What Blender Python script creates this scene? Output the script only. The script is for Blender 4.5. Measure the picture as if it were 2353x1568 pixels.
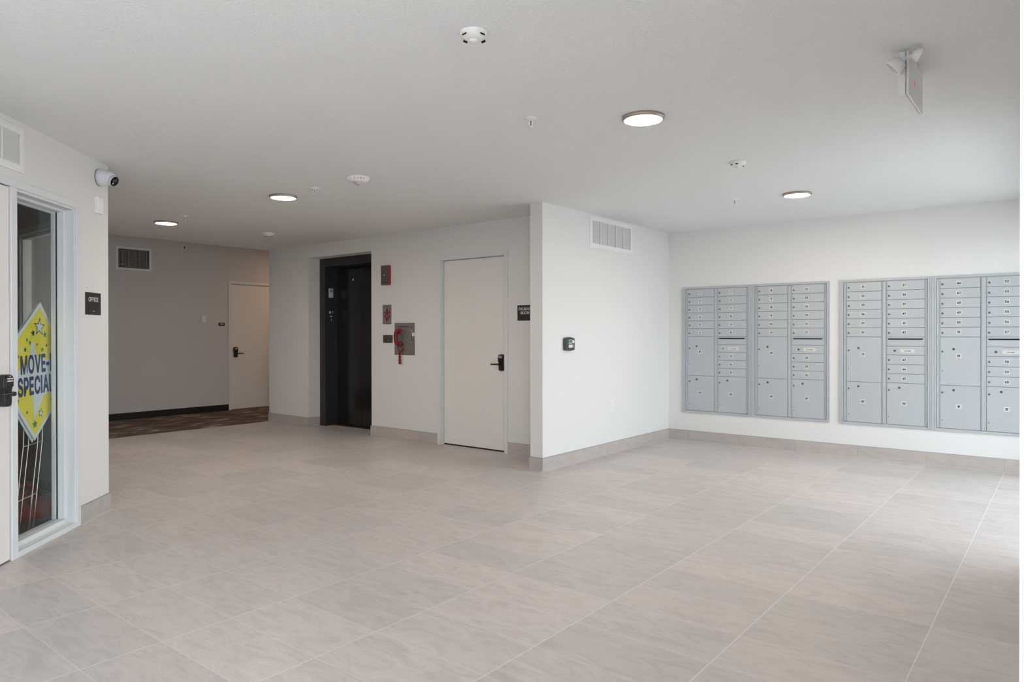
import bpy, bmesh, math, random
from mathutils import Vector, Matrix
PI = math.pi
random.seed(7)
for o in list(bpy.data.objects): bpy.data.objects.remove(o)
SC = bpy.context.scene
COL = SC.collection

# ---------------------------------------------------------------- camera
cam = bpy.data.cameras.new('camera'); camo = bpy.data.objects.new('camera', cam); COL.objects.link(camo)
CF, CYAW, CPITCH, CROLL, CH, CCY = 1606.051, -0.6741306, -0.0034516, -0.0011493, 1.24612, 772.964
cam.sensor_fit = 'HORIZONTAL'; cam.sensor_width = 36.0
cam.lens = CF / 2353 * 36.0
cam.shift_y = (CCY - 784.0) / 2353
cam.clip_start = 0.02; cam.clip_end = 200
_f = Vector((math.sin(CYAW)*math.cos(CPITCH), math.cos(CYAW)*math.cos(CPITCH), math.sin(CPITCH)))
_r0 = Vector((math.cos(CYAW), -math.sin(CYAW), 0)); _u0 = _r0.cross(_f)
_r = _r0*math.cos(CROLL) + _u0*math.sin(CROLL); _u = -_r0*math.sin(CROLL) + _u0*math.cos(CROLL)
M3 = Matrix((( _r.x, _u.x, -_f.x), (_r.y, _u.y, -_f.y), (_r.z, _u.z, -_f.z)))
camo.matrix_world = Matrix.Translation((0, 0, CH)) @ M3.to_4x4()
SC.camera = camo

# ---------------------------------------------------------------- daylight and exposure
SC.view_settings.view_transform = 'Standard'; SC.view_settings.look = 'None'
SC.view_settings.gamma = 1.0; SC.view_settings.use_curve_mapping = False
SC.view_settings.exposure = 0.40
W = bpy.data.worlds.new('overcast_sky'); SC.world = W; W.use_nodes = True
wb = W.node_tree.nodes['Background']; wb.inputs[0].default_value = (0.88, 0.94, 1.0, 1); wb.inputs[1].default_value = 5.8
bounce_sun = bpy.data.lights.new('bounce_sun', 'SUN'); bounce_sun.energy = 7.5; bounce_sun.angle = math.radians(2); bounce_sun.color = (1.0, 0.96, 0.90)
suno = bpy.data.objects.new('bounce_sun', bounce_sun); COL.objects.link(suno); suno.rotation_euler = (0, math.radians(-14), 0)   # high, from behind the building; added to lift the ceiling by pavement bounce
LAMP_STRENGTH = 112.0
HALL_STRENGTH = 85.0

# ---------------------------------------------------------------- plan of the place (metres)
H = 2.44; XP, XQ, YP = -3.727, -3.865, 5.1055; YM = 7.637; YE = 5.637; XC = -8.947; XH = -10.745
OX, TH = -3.31210526, 2.34014385; TEND = 2.905; YN = 2.087
XR0, XR1 = -0.055, 0.145; HH = 2.75
WIN_A = (-2.6, 1.2, 2.25); WIN_B = (4.62, 7.45, 2.18)

# ---------------------------------------------------------------- helpers
def lin(c): return tuple(((v/12.92) if v <= 0.04045 else ((v+0.055)/1.055)**2.4) for v in c)
def s8(*c): return lin([v/255 for v in c])
MATS = {}
def mat(name, col, rough=0.5, metal=0.0, emit=None, es=0, spec=0.5, bump=None, coat=0):
    m = bpy.data.materials.new(name); m.use_nodes = True; nt = m.node_tree
    b = nt.nodes['Principled BSDF']
    b.inputs['Base Color'].default_value = (*col[:3], 1); b.inputs['Roughness'].default_value = rough
    b.inputs['Metallic'].default_value = metal; b.inputs['Specular IOR Level'].default_value = spec
    b.inputs['Coat Weight'].default_value = coat
    if emit: b.inputs['Emission Color'].default_value = (*emit, 1); b.inputs['Emission Strength'].default_value = es
    tc = nt.nodes.new('ShaderNodeTexCoord')
    n = nt.nodes.new('ShaderNodeTexNoise'); n.inputs['Scale'].default_value = bump[0] if bump else 60
    n.inputs['Detail'].default_value = 3
    nt.links.new(tc.outputs['Object'], n.inputs['Vector'])
    if bump:
        bp = nt.nodes.new('ShaderNodeBump'); bp.inputs['Strength'].default_value = bump[1]; bp.inputs['Distance'].default_value = bump[2]
        nt.links.new(n.outputs['Fac'], bp.inputs['Height']); nt.links.new(bp.outputs['Normal'], b.inputs['Normal'])
    else:                                   # a trace of uneven sheen
        mr = nt.nodes.new('ShaderNodeMapRange'); mr.inputs['To Min'].default_value = max(0.02, rough-0.03); mr.inputs['To Max'].default_value = min(1, rough+0.03)
        nt.links.new(n.outputs['Fac'], mr.inputs['Value']); nt.links.new(mr.outputs['Result'], b.inputs['Roughness'])
    MATS[name] = m; return m

def N(nt, typ, **kw):
    n = nt.nodes.new(typ)
    for k, v in kw.items(): setattr(n, k, v)
    return n
def math_(nt, op, a, b=None, c=None):
    n = N(nt, 'ShaderNodeMath', operation=op)
    for i, v in enumerate((a, b, c)):
        if v is None: continue
        if isinstance(v, (int, float)): n.inputs[i].default_value = v
        else: nt.links.new(v, n.inputs[i])
    return n.outputs[0]

def tile_mat(name, au, av, u0, du, v0, dv, base, grout, gw, stretch=(1.2, 9, 9), tone=0.05, rough=0.42, cross=True):
    """stone-look porcelain tile laid on world axes au (long) and av"""
    m = bpy.data.materials.new(name); m.use_nodes = True; nt = m.node_tree; L = nt.links
    b = nt.nodes['Principled BSDF']
    g = N(nt, 'ShaderNodeNewGeometry'); sp = N(nt, 'ShaderNodeSeparateXYZ'); L.new(g.outputs['Position'], sp.inputs[0])
    u = math_(nt, 'DIVIDE', math_(nt, 'SUBTRACT', sp.outputs[au], u0), du)
    v = math_(nt, 'DIVIDE', math_(nt, 'SUBTRACT', sp.outputs[av], v0), dv)
    iu = math_(nt, 'FLOOR', u); iv = math_(nt, 'FLOOR', v)
    fu = math_(nt, 'SUBTRACT', u, iu); fv = math_(nt, 'SUBTRACT', v, iv)
    eu = math_(nt, 'MULTIPLY', math_(nt, 'SUBTRACT', 0.5, math_(nt, 'ABSOLUTE', math_(nt, 'SUBTRACT', fu, 0.5))), du)
    ev = math_(nt, 'MULTIPLY', math_(nt, 'SUBTRACT', 0.5, math_(nt, 'ABSOLUTE', math_(nt, 'SUBTRACT', fv, 0.5))), dv)
    gu = math_(nt, 'LESS_THAN', eu, gw); gv = math_(nt, 'LESS_THAN', ev, gw*0.75)
    gm = math_(nt, 'MAXIMUM', gu, math_(nt, 'MULTIPLY', gv, 0.62 if cross else 0.0))
    idv = N(nt, 'ShaderNodeCombineXYZ'); L.new(iu, idv.inputs[0]); L.new(iv, idv.inputs[1])
    wn = N(nt, 'ShaderNodeTexWhiteNoise', noise_dimensions='3D'); L.new(idv.outputs[0], wn.inputs['Vector'])
    off = N(nt, 'ShaderNodeVectorMath', operation='SCALE'); L.new(wn.outputs['Color'], off.inputs[0]); off.inputs['Scale'].default_value = 37.0
    ad = N(nt, 'ShaderNodeVectorMath', operation='ADD'); L.new(g.outputs['Position'], ad.inputs[0]); L.new(off.outputs[0], ad.inputs[1])
    mp = N(nt, 'ShaderNodeMapping'); L.new(ad.outputs[0], mp.inputs['Vector']); mp.inputs['Scale'].default_value = stretch
    mp.inputs['Rotation'].default_value = (0, 0, 0.10)
    n1 = N(nt, 'ShaderNodeTexNoise'); L.new(mp.outputs[0], n1.inputs['Vector']); n1.inputs['Scale'].default_value = 1.5; n1.inputs['Detail'].default_value = 10; n1.inputs['Roughness'].default_value = 0.68; n1.inputs['Distortion'].default_value = 1.8
    n2 = N(nt, 'ShaderNodeTexNoise'); L.new(ad.outputs[0], n2.inputs['Vector']); n2.inputs['Scale'].default_value = 4.5; n2.inputs['Detail'].default_value = 9; n2.inputs['Distortion'].default_value = 2.0
    n3 = N(nt, 'ShaderNodeTexNoise'); L.new(g.outputs['Position'], n3.inputs['Vector']); n3.inputs['Scale'].default_value = 190; n3.inputs['Detail'].default_value = 2
    r1 = N(nt, 'ShaderNodeMapRange'); L.new(n1.outputs['Fac'], r1.inputs['Value']); r1.inputs['From Min'].default_value = 0.28; r1.inputs['From Max'].default_value = 0.72
    r1.inputs['To Min'].default_value = 1-tone*2.0; r1.inputs['To Max'].default_value = 1+tone*2.0
    r2 = N(nt, 'ShaderNodeMapRange'); L.new(n2.outputs['Fac'], r2.inputs['Value']); r2.inputs['To Min'].default_value = 1-tone; r2.inputs['To Max'].default_value = 1+tone
    r3 = N(nt, 'ShaderNodeMapRange'); L.new(n3.outputs['Fac'], r3.inputs['Value']); r3.inputs['To Min'].default_value = 1-tone*1.3; r3.inputs['To Max'].default_value = 1+tone*1.3
    r4 = N(nt, 'ShaderNodeMapRange'); L.new(wn.outputs['Value'], r4.inputs['Value']); r4.inputs['To Min'].default_value = 1-tone*1.1; r4.inputs['To Max'].default_value = 1+tone*0.9
    # thin pale veins
    vn = math_(nt, 'ABSOLUTE', math_(nt, 'SUBTRACT', n1.outputs['Fac'], 0.5))
    vr = N(nt, 'ShaderNodeMapRange'); L.new(vn, vr.inputs['Value']); vr.inputs['From Max'].default_value = 0.012; vr.inputs['To Min'].default_value = 1+tone*1.6; vr.inputs['To Max'].default_value = 1.0
    k = math_(nt, 'MULTIPLY', math_(nt, 'MULTIPLY', r1.outputs[0], r2.outputs[0]), math_(nt, 'MULTIPLY', math_(nt, 'MULTIPLY', r3.outputs[0], vr.outputs[0]), r4.outputs[0]))
    n4 = N(nt, 'ShaderNodeTexNoise'); L.new(mp.outputs[0], n4.inputs['Vector']); n4.inputs['Scale'].default_value = 3.2; n4.inputs['Detail'].default_value = 8; n4.inputs['Roughness'].default_value = 0.7; n4.inputs['Distortion'].default_value = 2.5
    r5 = N(nt, 'ShaderNodeMapRange'); L.new(n4.outputs['Fac'], r5.inputs['Value']); r5.inputs['From Min'].default_value = 0.60; r5.inputs['From Max'].default_value = 0.74; r5.inputs['To Min'].default_value = 1.0; r5.inputs['To Max'].default_value = 1-tone*3
    r6 = N(nt, 'ShaderNodeMapRange'); L.new(n4.outputs['Fac'], r6.inputs['Value']); r6.inputs['From Min'].default_value = 0.40; r6.inputs['From Max'].default_value = 0.28; r6.inputs['To Min'].default_value = 1.0; r6.inputs['To Max'].default_value = 1+tone*2.2
    k = math_(nt, 'MULTIPLY', k, math_(nt, 'MULTIPLY', r5.outputs[0], r6.outputs[0]))
    cm = N(nt, 'ShaderNodeMix', data_type='RGBA'); L.new(math_(nt, 'MULTIPLY', wn.outputs['Value'], n2.outputs['Fac']), cm.inputs['Factor'])
    cm.inputs[6].default_value = (*base, 1); cm.inputs[7].default_value = (base[0]*1.035, base[1]*0.972, base[2]*0.958, 1)
    sc = N(nt, 'ShaderNodeVectorMath', operation='SCALE'); L.new(cm.outputs[2], sc.inputs[0]); L.new(k, sc.inputs['Scale'])
    mx = N(nt, 'ShaderNodeMix', data_type='RGBA'); L.new(gm, mx.inputs['Factor']); L.new(sc.outputs[0], mx.inputs[6]); mx.inputs[7].default_value = (*grout, 1)
    L.new(mx.outputs[2], b.inputs['Base Color'])
    rr = N(nt, 'ShaderNodeMapRange'); L.new(n2.outputs['Fac'], rr.inputs['Value']); rr.inputs['To Min'].default_value = rough-0.06; rr.inputs['To Max'].default_value = rough+0.08
    L.new(rr.outputs[0], b.inputs['Roughness'])
    bp = N(nt, 'ShaderNodeBump'); bp.inputs['Strength'].default_value = 0.25; bp.inputs['Distance'].default_value = 0.002
    L.new(math_(nt, 'SUBTRACT', math_(nt, 'MULTIPLY', n1.outputs['Fac'], 0.5), gm), bp.inputs['Height']); L.new(bp.outputs['Normal'], b.inputs['Normal'])
    MATS[name] = m; return m

def wall_mat(name, col, rough=0.75, bs=0.12, scale=420.0):
    m = mat(name, col, rough, spec=0.25, bump=(scale, bs, 0.0012 if scale > 200 else 0.005)); return m

WALL = wall_mat('wall_paint', (0.795, 0.79, 0.785))
CEIL = wall_mat('ceiling_paint', (0.845, 0.86, 0.865), 0.9, 0.8, 75.0)
HALLP = wall_mat('hall_wall_paint', (0.66, 0.65, 0.655))
OFFW = wall_mat('office_wall_paint', (0.45, 0.43, 0.42))
TILE_U0, TILE_DU, TILE_V0, TILE_DV = -0.4600, 0.6032, 1.0215, 0.3014
FLOORM = tile_mat('floor_tile', 0, 1, TILE_U0, TILE_DU, TILE_V0, TILE_DV, (0.548, 0.515, 0.500), (0.72, 0.70, 0.685), 0.0021, stretch=(2.6, 7.5, 9), tone=0.068)
BASEX = tile_mat('baseboard_tile_x', 0, 2, TILE_U0-0.0, TILE_DU, -5.0, 20, (0.50, 0.462, 0.438), (0.36, 0.34, 0.33), 0.0018, stretch=(3, 9, 9), tone=0.055)
BASEY = tile_mat('baseboard_tile_y', 1, 2, 5.596, 0.6065, -5.0, 20, (0.50, 0.462, 0.438), (0.38, 0.36, 0.35), 0.0018, stretch=(9, 3, 9), tone=0.055)
FRAME = mat('door_frame_enamel', (0.75, 0.775, 0.79), 0.6)
DOORP = mat('door_paint', (0.83, 0.81, 0.785), 0.5)
WHITE = mat('white_plastic', (0.88, 0.88, 0.88), 0.4)
WHITE2 = mat('white_enamel', (0.87, 0.87, 0.865), 0.35)
BLUEW = mat('camera_white', (0.72, 0.73, 0.80), 0.35)
BLACK = mat('black_plastic', (0.012, 0.012, 0.013), 0.35)
BLK2 = mat('black_sign_acrylic', (0.022, 0.021, 0.021), 0.4)
ELEV = mat('elevator_black_steel', (0.0065, 0.0068, 0.008), 0.22, 0.0, spec=0.6)
ELEVF = mat('elevator_frame_steel', (0.022, 0.0235, 0.026), 0.4)
DARK = mat('dark_gap', (0.01, 0.01, 0.01), 0.9)
DGREY = mat('dark_grey_plastic', (0.055, 0.057, 0.062), 0.45)
RUBB = mat('black_rubber_base', (0.012, 0.012, 0.013), 0.5)
MBOX = mat('mailbox_aluminium_paint', (0.50, 0.525, 0.55), 0.42, 0.15)
MBOXD = mat('mailbox_gap_shade', (0.18, 0.185, 0.19), 0.6)  # darker backplate colour paints shade into the gaps for a recessed look
CHROME = mat('worn_chrome', (0.42, 0.41, 0.39), 0.28, 1.0)
KEYD = mat('lock_core', (0.10, 0.095, 0.09), 0.4, 0.6)
BRASS = mat('brass_lock', (0.35, 0.22, 0.06), 0.35, 0.9)
PAPER = mat('label_paper', (0.66, 0.66, 0.66), 0.6)
INK = mat('ink_black', (0.02, 0.02, 0.022), 0.6)
INKW = mat('ink_white', (0.80, 0.79, 0.80), 0.5)
STEEL = mat('brushed_steel', (0.42, 0.39, 0.375), 0.38, 0.75)
STEELD = mat('dark_bronze_steel', (0.16, 0.14, 0.13), 0.4, 0.7)
RED = mat('red_plastic', (0.20, 0.005, 0.007), 0.3)
REDP = mat('red_paint', (0.42, 0.01, 0.012), 0.4)
REDINK = mat('red_ink', (0.42, 0.04, 0.035), 0.6)
MAROON = mat('maroon_ink', (0.20, 0.008, 0.012), 0.6)
BRONZE = mat('brushed_nickel_lit_ring', (0.46, 0.385, 0.34), 0.4, 0.6)  # lightened: glow of the lit inner lip is put into the colour
YEL = mat('sign_yellow', (0.78, 0.68, 0.02), 0.45)
SIGNW = mat('sign_white', (0.66, 0.72, 0.74), 0.45)
NAVY = mat('sign_navy', (0.008, 0.030, 0.13), 0.6, spec=0.12)
GREEN = mat('sign_green', (0.01, 0.17, 0.09), 0.45)
WIRE = mat('galvanised_wire', (0.62, 0.60, 0.55), 0.3, 0.8)
LCD = mat('lcd_green', (0.10, 0.22, 0.13), 0.3)
LCDF = mat('lcd_bezel', (0.55, 0.68, 0.60), 0.4)
LENS = mat('dark_lens', (0.008, 0.008, 0.010), 0.35, spec=0.25)
LENSC = mat('clear_lamp_lens', (0.50, 0.50, 0.50), 0.15, coat=0.5)
LEDR = mat('red_indicator', (0.6, 0.05, 0.02), 0.4, emit=(1, 0.12, 0.05), es=0.25)
LEDY = mat('yellow_led', (0.6, 0.55, 0.3), 0.4)
REDV = mat('red_vinyl', (0.32, 0.010, 0.009), 0.16, coat=0.6, bump=(7.0, 0.9, 0.05))
CONC = mat('outdoor_concrete', (0.45, 0.44, 0.42), 0.9, bump=(30, 0.2, 0.01))
OFLOOR = mat('office_floor', (0.10, 0.095, 0.09), 0.8, bump=(300, 0.3, 0.003))
ALU = mat('storefront_aluminium', (0.25, 0.25, 0.26), 0.4, 0.6)
DIFF = mat('lamp_diffuser', (0.9, 0.9, 0.9), 0.5, emit=(1.0, 0.86, 0.73), es=LAMP_STRENGTH)
DIFFH = mat('hall_lamp_diffuser', (0.9, 0.9, 0.9), 0.5, emit=(1.0, 0.64, 0.38), es=HALL_STRENGTH)

def carpet_mat():
    m = bpy.data.materials.new('hall_carpet'); m.use_nodes = True; nt = m.node_tree; L = nt.links; b = nt.nodes['Principled BSDF']
    g = N(nt, 'ShaderNodeNewGeometry'); mp = N(nt, 'ShaderNodeMapping'); L.new(g.outputs['Position'], mp.inputs['Vector']); mp.inputs['Scale'].default_value = (5.0, 1.6, 1)
    n = N(nt, 'ShaderNodeTexNoise'); L.new(mp.outputs[0], n.inputs['Vector']); n.inputs['Scale'].default_value = 1.6; n.inputs['Detail'].default_value = 5; n.inputs['Roughness'].default_value = 0.6
    mp2 = N(nt, 'ShaderNodeMapping'); L.new(g.outputs['Position'], mp2.inputs['Vector']); mp2.inputs['Scale'].default_value = (160, 14, 1)
    n2 = N(nt, 'ShaderNodeTexNoise'); L.new(mp2.outputs[0], n2.inputs['Vector']); n2.inputs['Scale'].default_value = 1; n2.inputs['Detail'].default_value = 2
    s = math_(nt, 'ADD', math_(nt, 'MULTIPLY', n.outputs['Fac'], 0.8), math_(nt, 'MULTIPLY', n2.outputs['Fac'], 0.2))
    r = N(nt, 'ShaderNodeValToRGB'); L.new(s, r.inputs['Fac'])
    r.color_ramp.elements[0].position = 0.45; r.color_ramp.elements[0].color = (*s8(98, 84, 77), 1)
    r.color_ramp.elements[1].position = 0.66; r.color_ramp.elements[1].color = (*s8(205, 188, 178), 1)
    e = r.color_ramp.elements.new(0.54); e.color = (*s8(122, 106, 98), 1)
    L.new(r.outputs[0], b.inputs['Base Color']); b.inputs['Roughness'].default_value = 0.95; b.inputs['Specular IOR Level'].default_value = 0.1
    bp = N(nt, 'ShaderNodeBump'); bp.inputs['Strength'].default_value = 0.5; bp.inputs['Distance'].default_value = 0.004; L.new(n2.outputs['Fac'], bp.inputs['Height']); L.new(bp.outputs['Normal'], b.inputs['Normal'])
    return m
CARPET = carpet_mat()

def glass_mat(name, tint=(0.955, 0.97, 0.965)):
    m = bpy.data.materials.new(name); m.use_nodes = True; nt = m.node_tree; L = nt.links
    nt.nodes.remove(nt.nodes['Principled BSDF']); out = nt.nodes['Material Output']
    t = N(nt, 'ShaderNodeBsdfTransparent'); t.inputs[0].default_value = (*tint, 1)
    g = N(nt, 'ShaderNodeBsdfGlossy'); g.inputs['Roughness'].default_value = 0.0; g.inputs['Color'].default_value = (1, 1, 1, 1)
    lw = N(nt, 'ShaderNodeNewGeometry'); dp = N(nt, 'ShaderNodeVectorMath', operation='DOT_PRODUCT')
    L.new(lw.outputs['Incoming'], dp.inputs[0]); L.new(lw.outputs['Normal'], dp.inputs[1])
    c5 = math_(nt, 'POWER', math_(nt, 'SUBTRACT', 1.0, math_(nt, 'ABSOLUTE', dp.outputs['Value'])), 5.0)
    k = math_(nt, 'MULTIPLY', math_(nt, 'MULTIPLY_ADD', c5, 0.96, 0.04), 0.6)
    mx = N(nt, 'ShaderNodeMixShader'); L.new(k, mx.inputs[0]); L.new(t.outputs[0], mx.inputs[1]); L.new(g.outputs[0], mx.inputs[2]); L.new(mx.outputs[0], out.inputs[0])
    return m
GLASS = glass_mat('window_glass'); GLASS2 = glass_mat('storefront_glass', (0.82, 0.845, 0.85))

class MB:
    """collects shapes; build() links them as one mesh object"""
    def __init__(s): s.v = []; s.f = []; s.mi = []; s.mats = []; s.sm = []
    def m(s, mt):
        if mt not in s.mats: s.mats.append(mt)
        return s.mats.index(mt)
    def add(s, vs, fs, mt, smooth=False, T=None):
        o = len(s.v); i = s.m(mt)
        s.v += [tuple(T @ Vector(v)) if T else tuple(v) for v in vs]
        for f in fs: s.f.append([k+o for k in f]); s.mi.append(i); s.sm.append(smooth)
        return s
    def box(s, x0, x1, y0, y1, z0, z1, mt, T=None):
        x0, x1 = min(x0, x1), max(x0, x1); y0, y1 = min(y0, y1), max(y0, y1); z0, z1 = min(z0, z1), max(z0, z1)
        v = [(x0,y0,z0),(x1,y0,z0),(x1,y1,z0),(x0,y1,z0),(x0,y0,z1),(x1,y0,z1),(x1,y1,z1),(x0,y1,z1)]
        return s.add(v, [(0,3,2,1),(4,5,6,7),(0,1,5,4),(1,2,6,5),(2,3,7,6),(3,0,4,7)], mt, False, T)
    def bbox(s, x0, x1, y0, y1, z0, z1, r, mt, T=None):
        """box with its front (-y) edges chamfered by r"""
        v = [(x0,y1,z0),(x1,y1,z0),(x1,y1,z1),(x0,y1,z1),(x0,y0+r,z0),(x1,y0+r,z0),(x1,y0+r,z1),(x0,y0+r,z1),
             (x0+r,y0,z0+r),(x1-r,y0,z0+r),(x1-r,y0,z1-r),(x0+r,y0,z1-r)]
        f = [(0,3,2,1),(8,9,10,11),(0,1,5,4),(1,2,6,5),(2,3,7,6),(3,0,4,7),(4,5,9,8),(5,6,10,9),(6,7,11,10),(7,4,8,11)]
        return s.add(v, f, mt, False, T)
    def frame(s, x0, x1, z0, z1, y0, y1, w, mt, wb=None):
        """rectangular ring of four mitre-less bars, width w"""
        wb = w if wb is None else wb
        s.box(x0, x0+w, y0, y1, z0, z1, mt); s.box(x1-w, x1, y0, y1, z0, z1, mt)
        s.box(x0+w, x1-w, y0, y1, z1-w, z1, mt)
        if wb > 0: s.box(x0+w, x1-w, y0, y1, z0, z0+wb, mt)
        return s
    def lathe(s, prof, mt, seg=32, T=None, smooth=True, cap=True):
        """prof: list of (r, z); spun about z"""
        v = []; f = []
        for r, z in prof:
            for k in range(seg): a = 2*PI*k/seg; v.append((r*math.cos(a), r*math.sin(a), z))
        for i in range(len(prof)-1):
            for k in range(seg):
                k2 = (k+1) % seg; f.append((i*seg+k, i*seg+k2, (i+1)*seg+k2, (i+1)*seg+k))
        if cap:
            f.append(tuple(range(seg))[::-1]); n = (len(prof)-1)*seg; f.append(tuple(n+k for k in range(seg)))
        return s.add(v, f, mt, smooth, T)
    def tube(s, pts, r, mt, seg=10, T=None, closed=False):
        pts = [Vector(p) for p in pts]; n = len(pts); v = []; f = []
        rr = r if isinstance(r, (list, tuple)) else [r]*n
        up = None
        for i, p in enumerate(pts):
            a = pts[(i-1) % n] if (closed or i > 0) else p; b = pts[(i+1) % n] if (closed or i < n-1) else p
            d = (b-a).normalized()
            if up is None: up = Vector((0,0,1)) if abs(d.z) < 0.9 else Vector((1,0,0))
            x = d.cross(up).normalized(); y = x.cross(d).normalized(); up = y
            for k in range(seg):
                an = 2*PI*k/seg; v.append(tuple(p + (x*math.cos(an)+y*math.sin(an))*rr[i]))
        for i in range(n if closed else n-1):
            j = (i+1) % n
            for k in range(seg):
                k2 = (k+1) % seg; f.append((i*seg+k, i*seg+k2, j*seg+k2, j*seg+k))
        if not closed: f.append(tuple(range(seg))[::-1]); f.append(tuple((n-1)*seg+k for k in range(seg)))
        return s.add(v, f, mt, True, T)
    def prism(s, poly, y0, y1, mt, T=None, smooth=False):
        """poly in (x,z), extruded along y"""
        n = len(poly); v = [(x, y0, z) for x, z in poly] + [(x, y1, z) for x, z in poly]
        f = [tuple(range(n)), tuple(range(2*n-1, n-1, -1))] + [(i, i+n, (i+1) % n + n, (i+1) % n) for i in range(n)]
        return s.add(v, f, mt, smooth, T)
    def disc(s, cx, cz, r, y0, y1, mt, seg=20):
        return s.prism([(cx+r*math.cos(2*PI*k/seg), cz+r*math.sin(2*PI*k/seg)) for k in range(seg)], y0, y1, mt)
    def text(s, t, size, cx, cz, y, mt, sx=1.0, bold=0.0, T=None, th=0.0006, align='CENTER', sp=1.0, fit=None):
        vs, fs, x0, x1, z0, z1 = glyphs(t, size, bold, sp); sz = 1.0
        if fit: sx = fit[0]/(x1-x0); sz = fit[1]/(z1-z0)
        ox = {'CENTER': -(x0+x1)/2, 'LEFT': -x0}[align]
        vv = [((x+ox)*sx+cx, y-th*k, (z-(z0+z1)/2)*sz+cz) for x, k, z in vs]
        return s.add(vv, fs, mt, False, T)
    def build(s, name, parent=None, loc=(0,0,0), rotz=0.0, bevel=0, sub=0):
        me = bpy.data.meshes.new(name); me.from_pydata(s.v, [], s.f)
        for mt in s.mats: me.materials.append(mt)
        me.polygons.foreach_set('material_index', s.mi); me.polygons.foreach_set('use_smooth', s.sm)
        bm = bmesh.new(); bm.from_mesh(me); bmesh.ops.recalc_face_normals(bm, faces=bm.faces[:]); bm.to_mesh(me); bm.free()
        me.update()
        o = bpy.data.objects.new(name, me); COL.objects.link(o)
        if parent: o.parent = parent
        o.location = loc; o.rotation_euler = (0, 0, rotz)
        if bevel:
            b = o.modifiers.new('soft_edges', 'BEVEL'); b.width = bevel; b.segments = 2; b.limit_method = 'ANGLE'; b.angle_limit = math.radians(40)
        if sub: q = o.modifiers.new('smooth', 'SUBSURF'); q.levels = sub; q.render_levels = sub
        return o

import os
FONT = None
try:                                     # Blender's own interface font: upright grotesque figures
    _fp = os.path.join(bpy.utils.resource_path('LOCAL'), 'datafiles', 'fonts', 'Inter.woff2')
    if os.path.exists(_fp): FONT = bpy.data.fonts.load(_fp)
except Exception: FONT = None
_G = {}
def _raw(t, size, sp):
    c = bpy.data.curves.new('t', 'FONT'); c.body = t; c.fill_mode = 'FRONT'; c.space_character = sp; c.resolution_u = 4
    if FONT: c.font = FONT
    c.size = size
    ob = bpy.data.objects.new('t', c); COL.objects.link(ob); bpy.context.view_layer.update()
    me = ob.evaluated_get(bpy.context.evaluated_depsgraph_get()).to_mesh()
    vs = [(v.co.x, v.co.y) for v in me.vertices]; fs = [list(p.vertices) for p in me.polygons]
    bpy.data.objects.remove(ob); bpy.data.curves.remove(c)
    return vs, fs
def glyphs(t, size, bold, sp):
    """flat lettering; strokes are thickened by small shifted copies; the figure 1 is drawn with a plain flag"""
    k = (t, size, bold, sp)
    if k in _G: return _G[k]
    if '1' in t or (FONT and 'I' in t):
        vs = []; fs = []; x = 0.0
        ref = _raw('2' if '1' in t else 'E', size, 1.0)[0]; hh = max(p[1] for p in ref); size0 = size; size = hh/0.727
        for ch in t:
            if ch == ' ': x += 0.25*size; continue
            if ch == 'I': v = [(0, 0), (0.115*size, 0), (0.115*size, hh), (0, hh)]; f = [[0, 1, 2, 3]]
            elif ch == '1':
                w = 0.115*size
                v = [(0.20*size, 0), (0.20*size+w, 0), (0.20*size+w, hh), (0.225*size, hh), (0.215*size, 0.66*size), (0.15*size, 0.60*size), (0.06*size, 0.575*size), (0.06*size, 0.49*size), (0.20*size, 0.515*size)]
                f = [[0, 1, 2, 8], [8, 2, 3, 4], [8, 4, 5], [8, 5, 6, 7]]
            else: v, f = _raw(ch, size0, 1.0)
            x0 = min(p[0] for p in v); x1 = max(p[0] for p in v); o = len(vs)
            vs += [(p[0]-x0+x, p[1]) for p in v]; fs += [[i+o for i in q] for q in f]
            x += x1-x0 + 0.085*size*sp
    else: vs, fs = _raw(t, size, sp)
    nq = 16 if bold > 0.004 else 8
    sh = [(0, 0)] if not bold else [(0, 0)] + [(r_*bold*math.cos(q*2*PI/nq), r_*bold*math.sin(q*2*PI/nq)) for r_ in ((0.5, 1.0) if bold > 0.004 else (1.0,)) for q in range(nq)]
    V = []; F = []
    for n, (dx, dz) in enumerate(sh):
        o = len(V); V += [(x+dx, 1+n*0.01, z+dz) for x, z in vs]; F += [[i+o for i in q] for q in fs]
    xs = [p[0] for p in V]; zs = [p[2] for p in V]
    _G[k] = (V, F, min(xs), max(xs), min(zs), max(zs)); return _G[k]

def thing(name, label, cat, loc=(0,0,0), rotz=0.0, group=None):
    o = bpy.data.objects.new(name, None); COL.objects.link(o); o.empty_display_size = 0.05
    o.location = loc; o.rotation_euler = (0, 0, rotz); o['label'] = label; o['category'] = cat
    if group: o['group'] = group
    return o
def tag(o, label, cat, group=None):
    o['label'] = label; o['category'] = cat
    if group: o['group'] = group
    return o
def struct(mb, name, **kw):
    o = mb.build(name, **kw); o['kind'] = 'structure'; return o
def sempty(name, loc, rotz=0.0):
    o = bpy.data.objects.new(name, None); COL.objects.link(o); o.location = loc; o.rotation_euler = (0,0,rotz); o['kind'] = 'structure'; return o
R90 = PI/2
OFFLOC = (OX, 0, 0)
def on_office(t, z=0.0, off=0.0):       # point on the slanting office wall, off = metres behind its face
    d = Vector((math.cos(TH), math.sin(TH), 0)); n = Vector((-math.sin(TH), math.cos(TH), 0))
    return Vector((OX, 0, z)) + d*t + n*off

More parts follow.
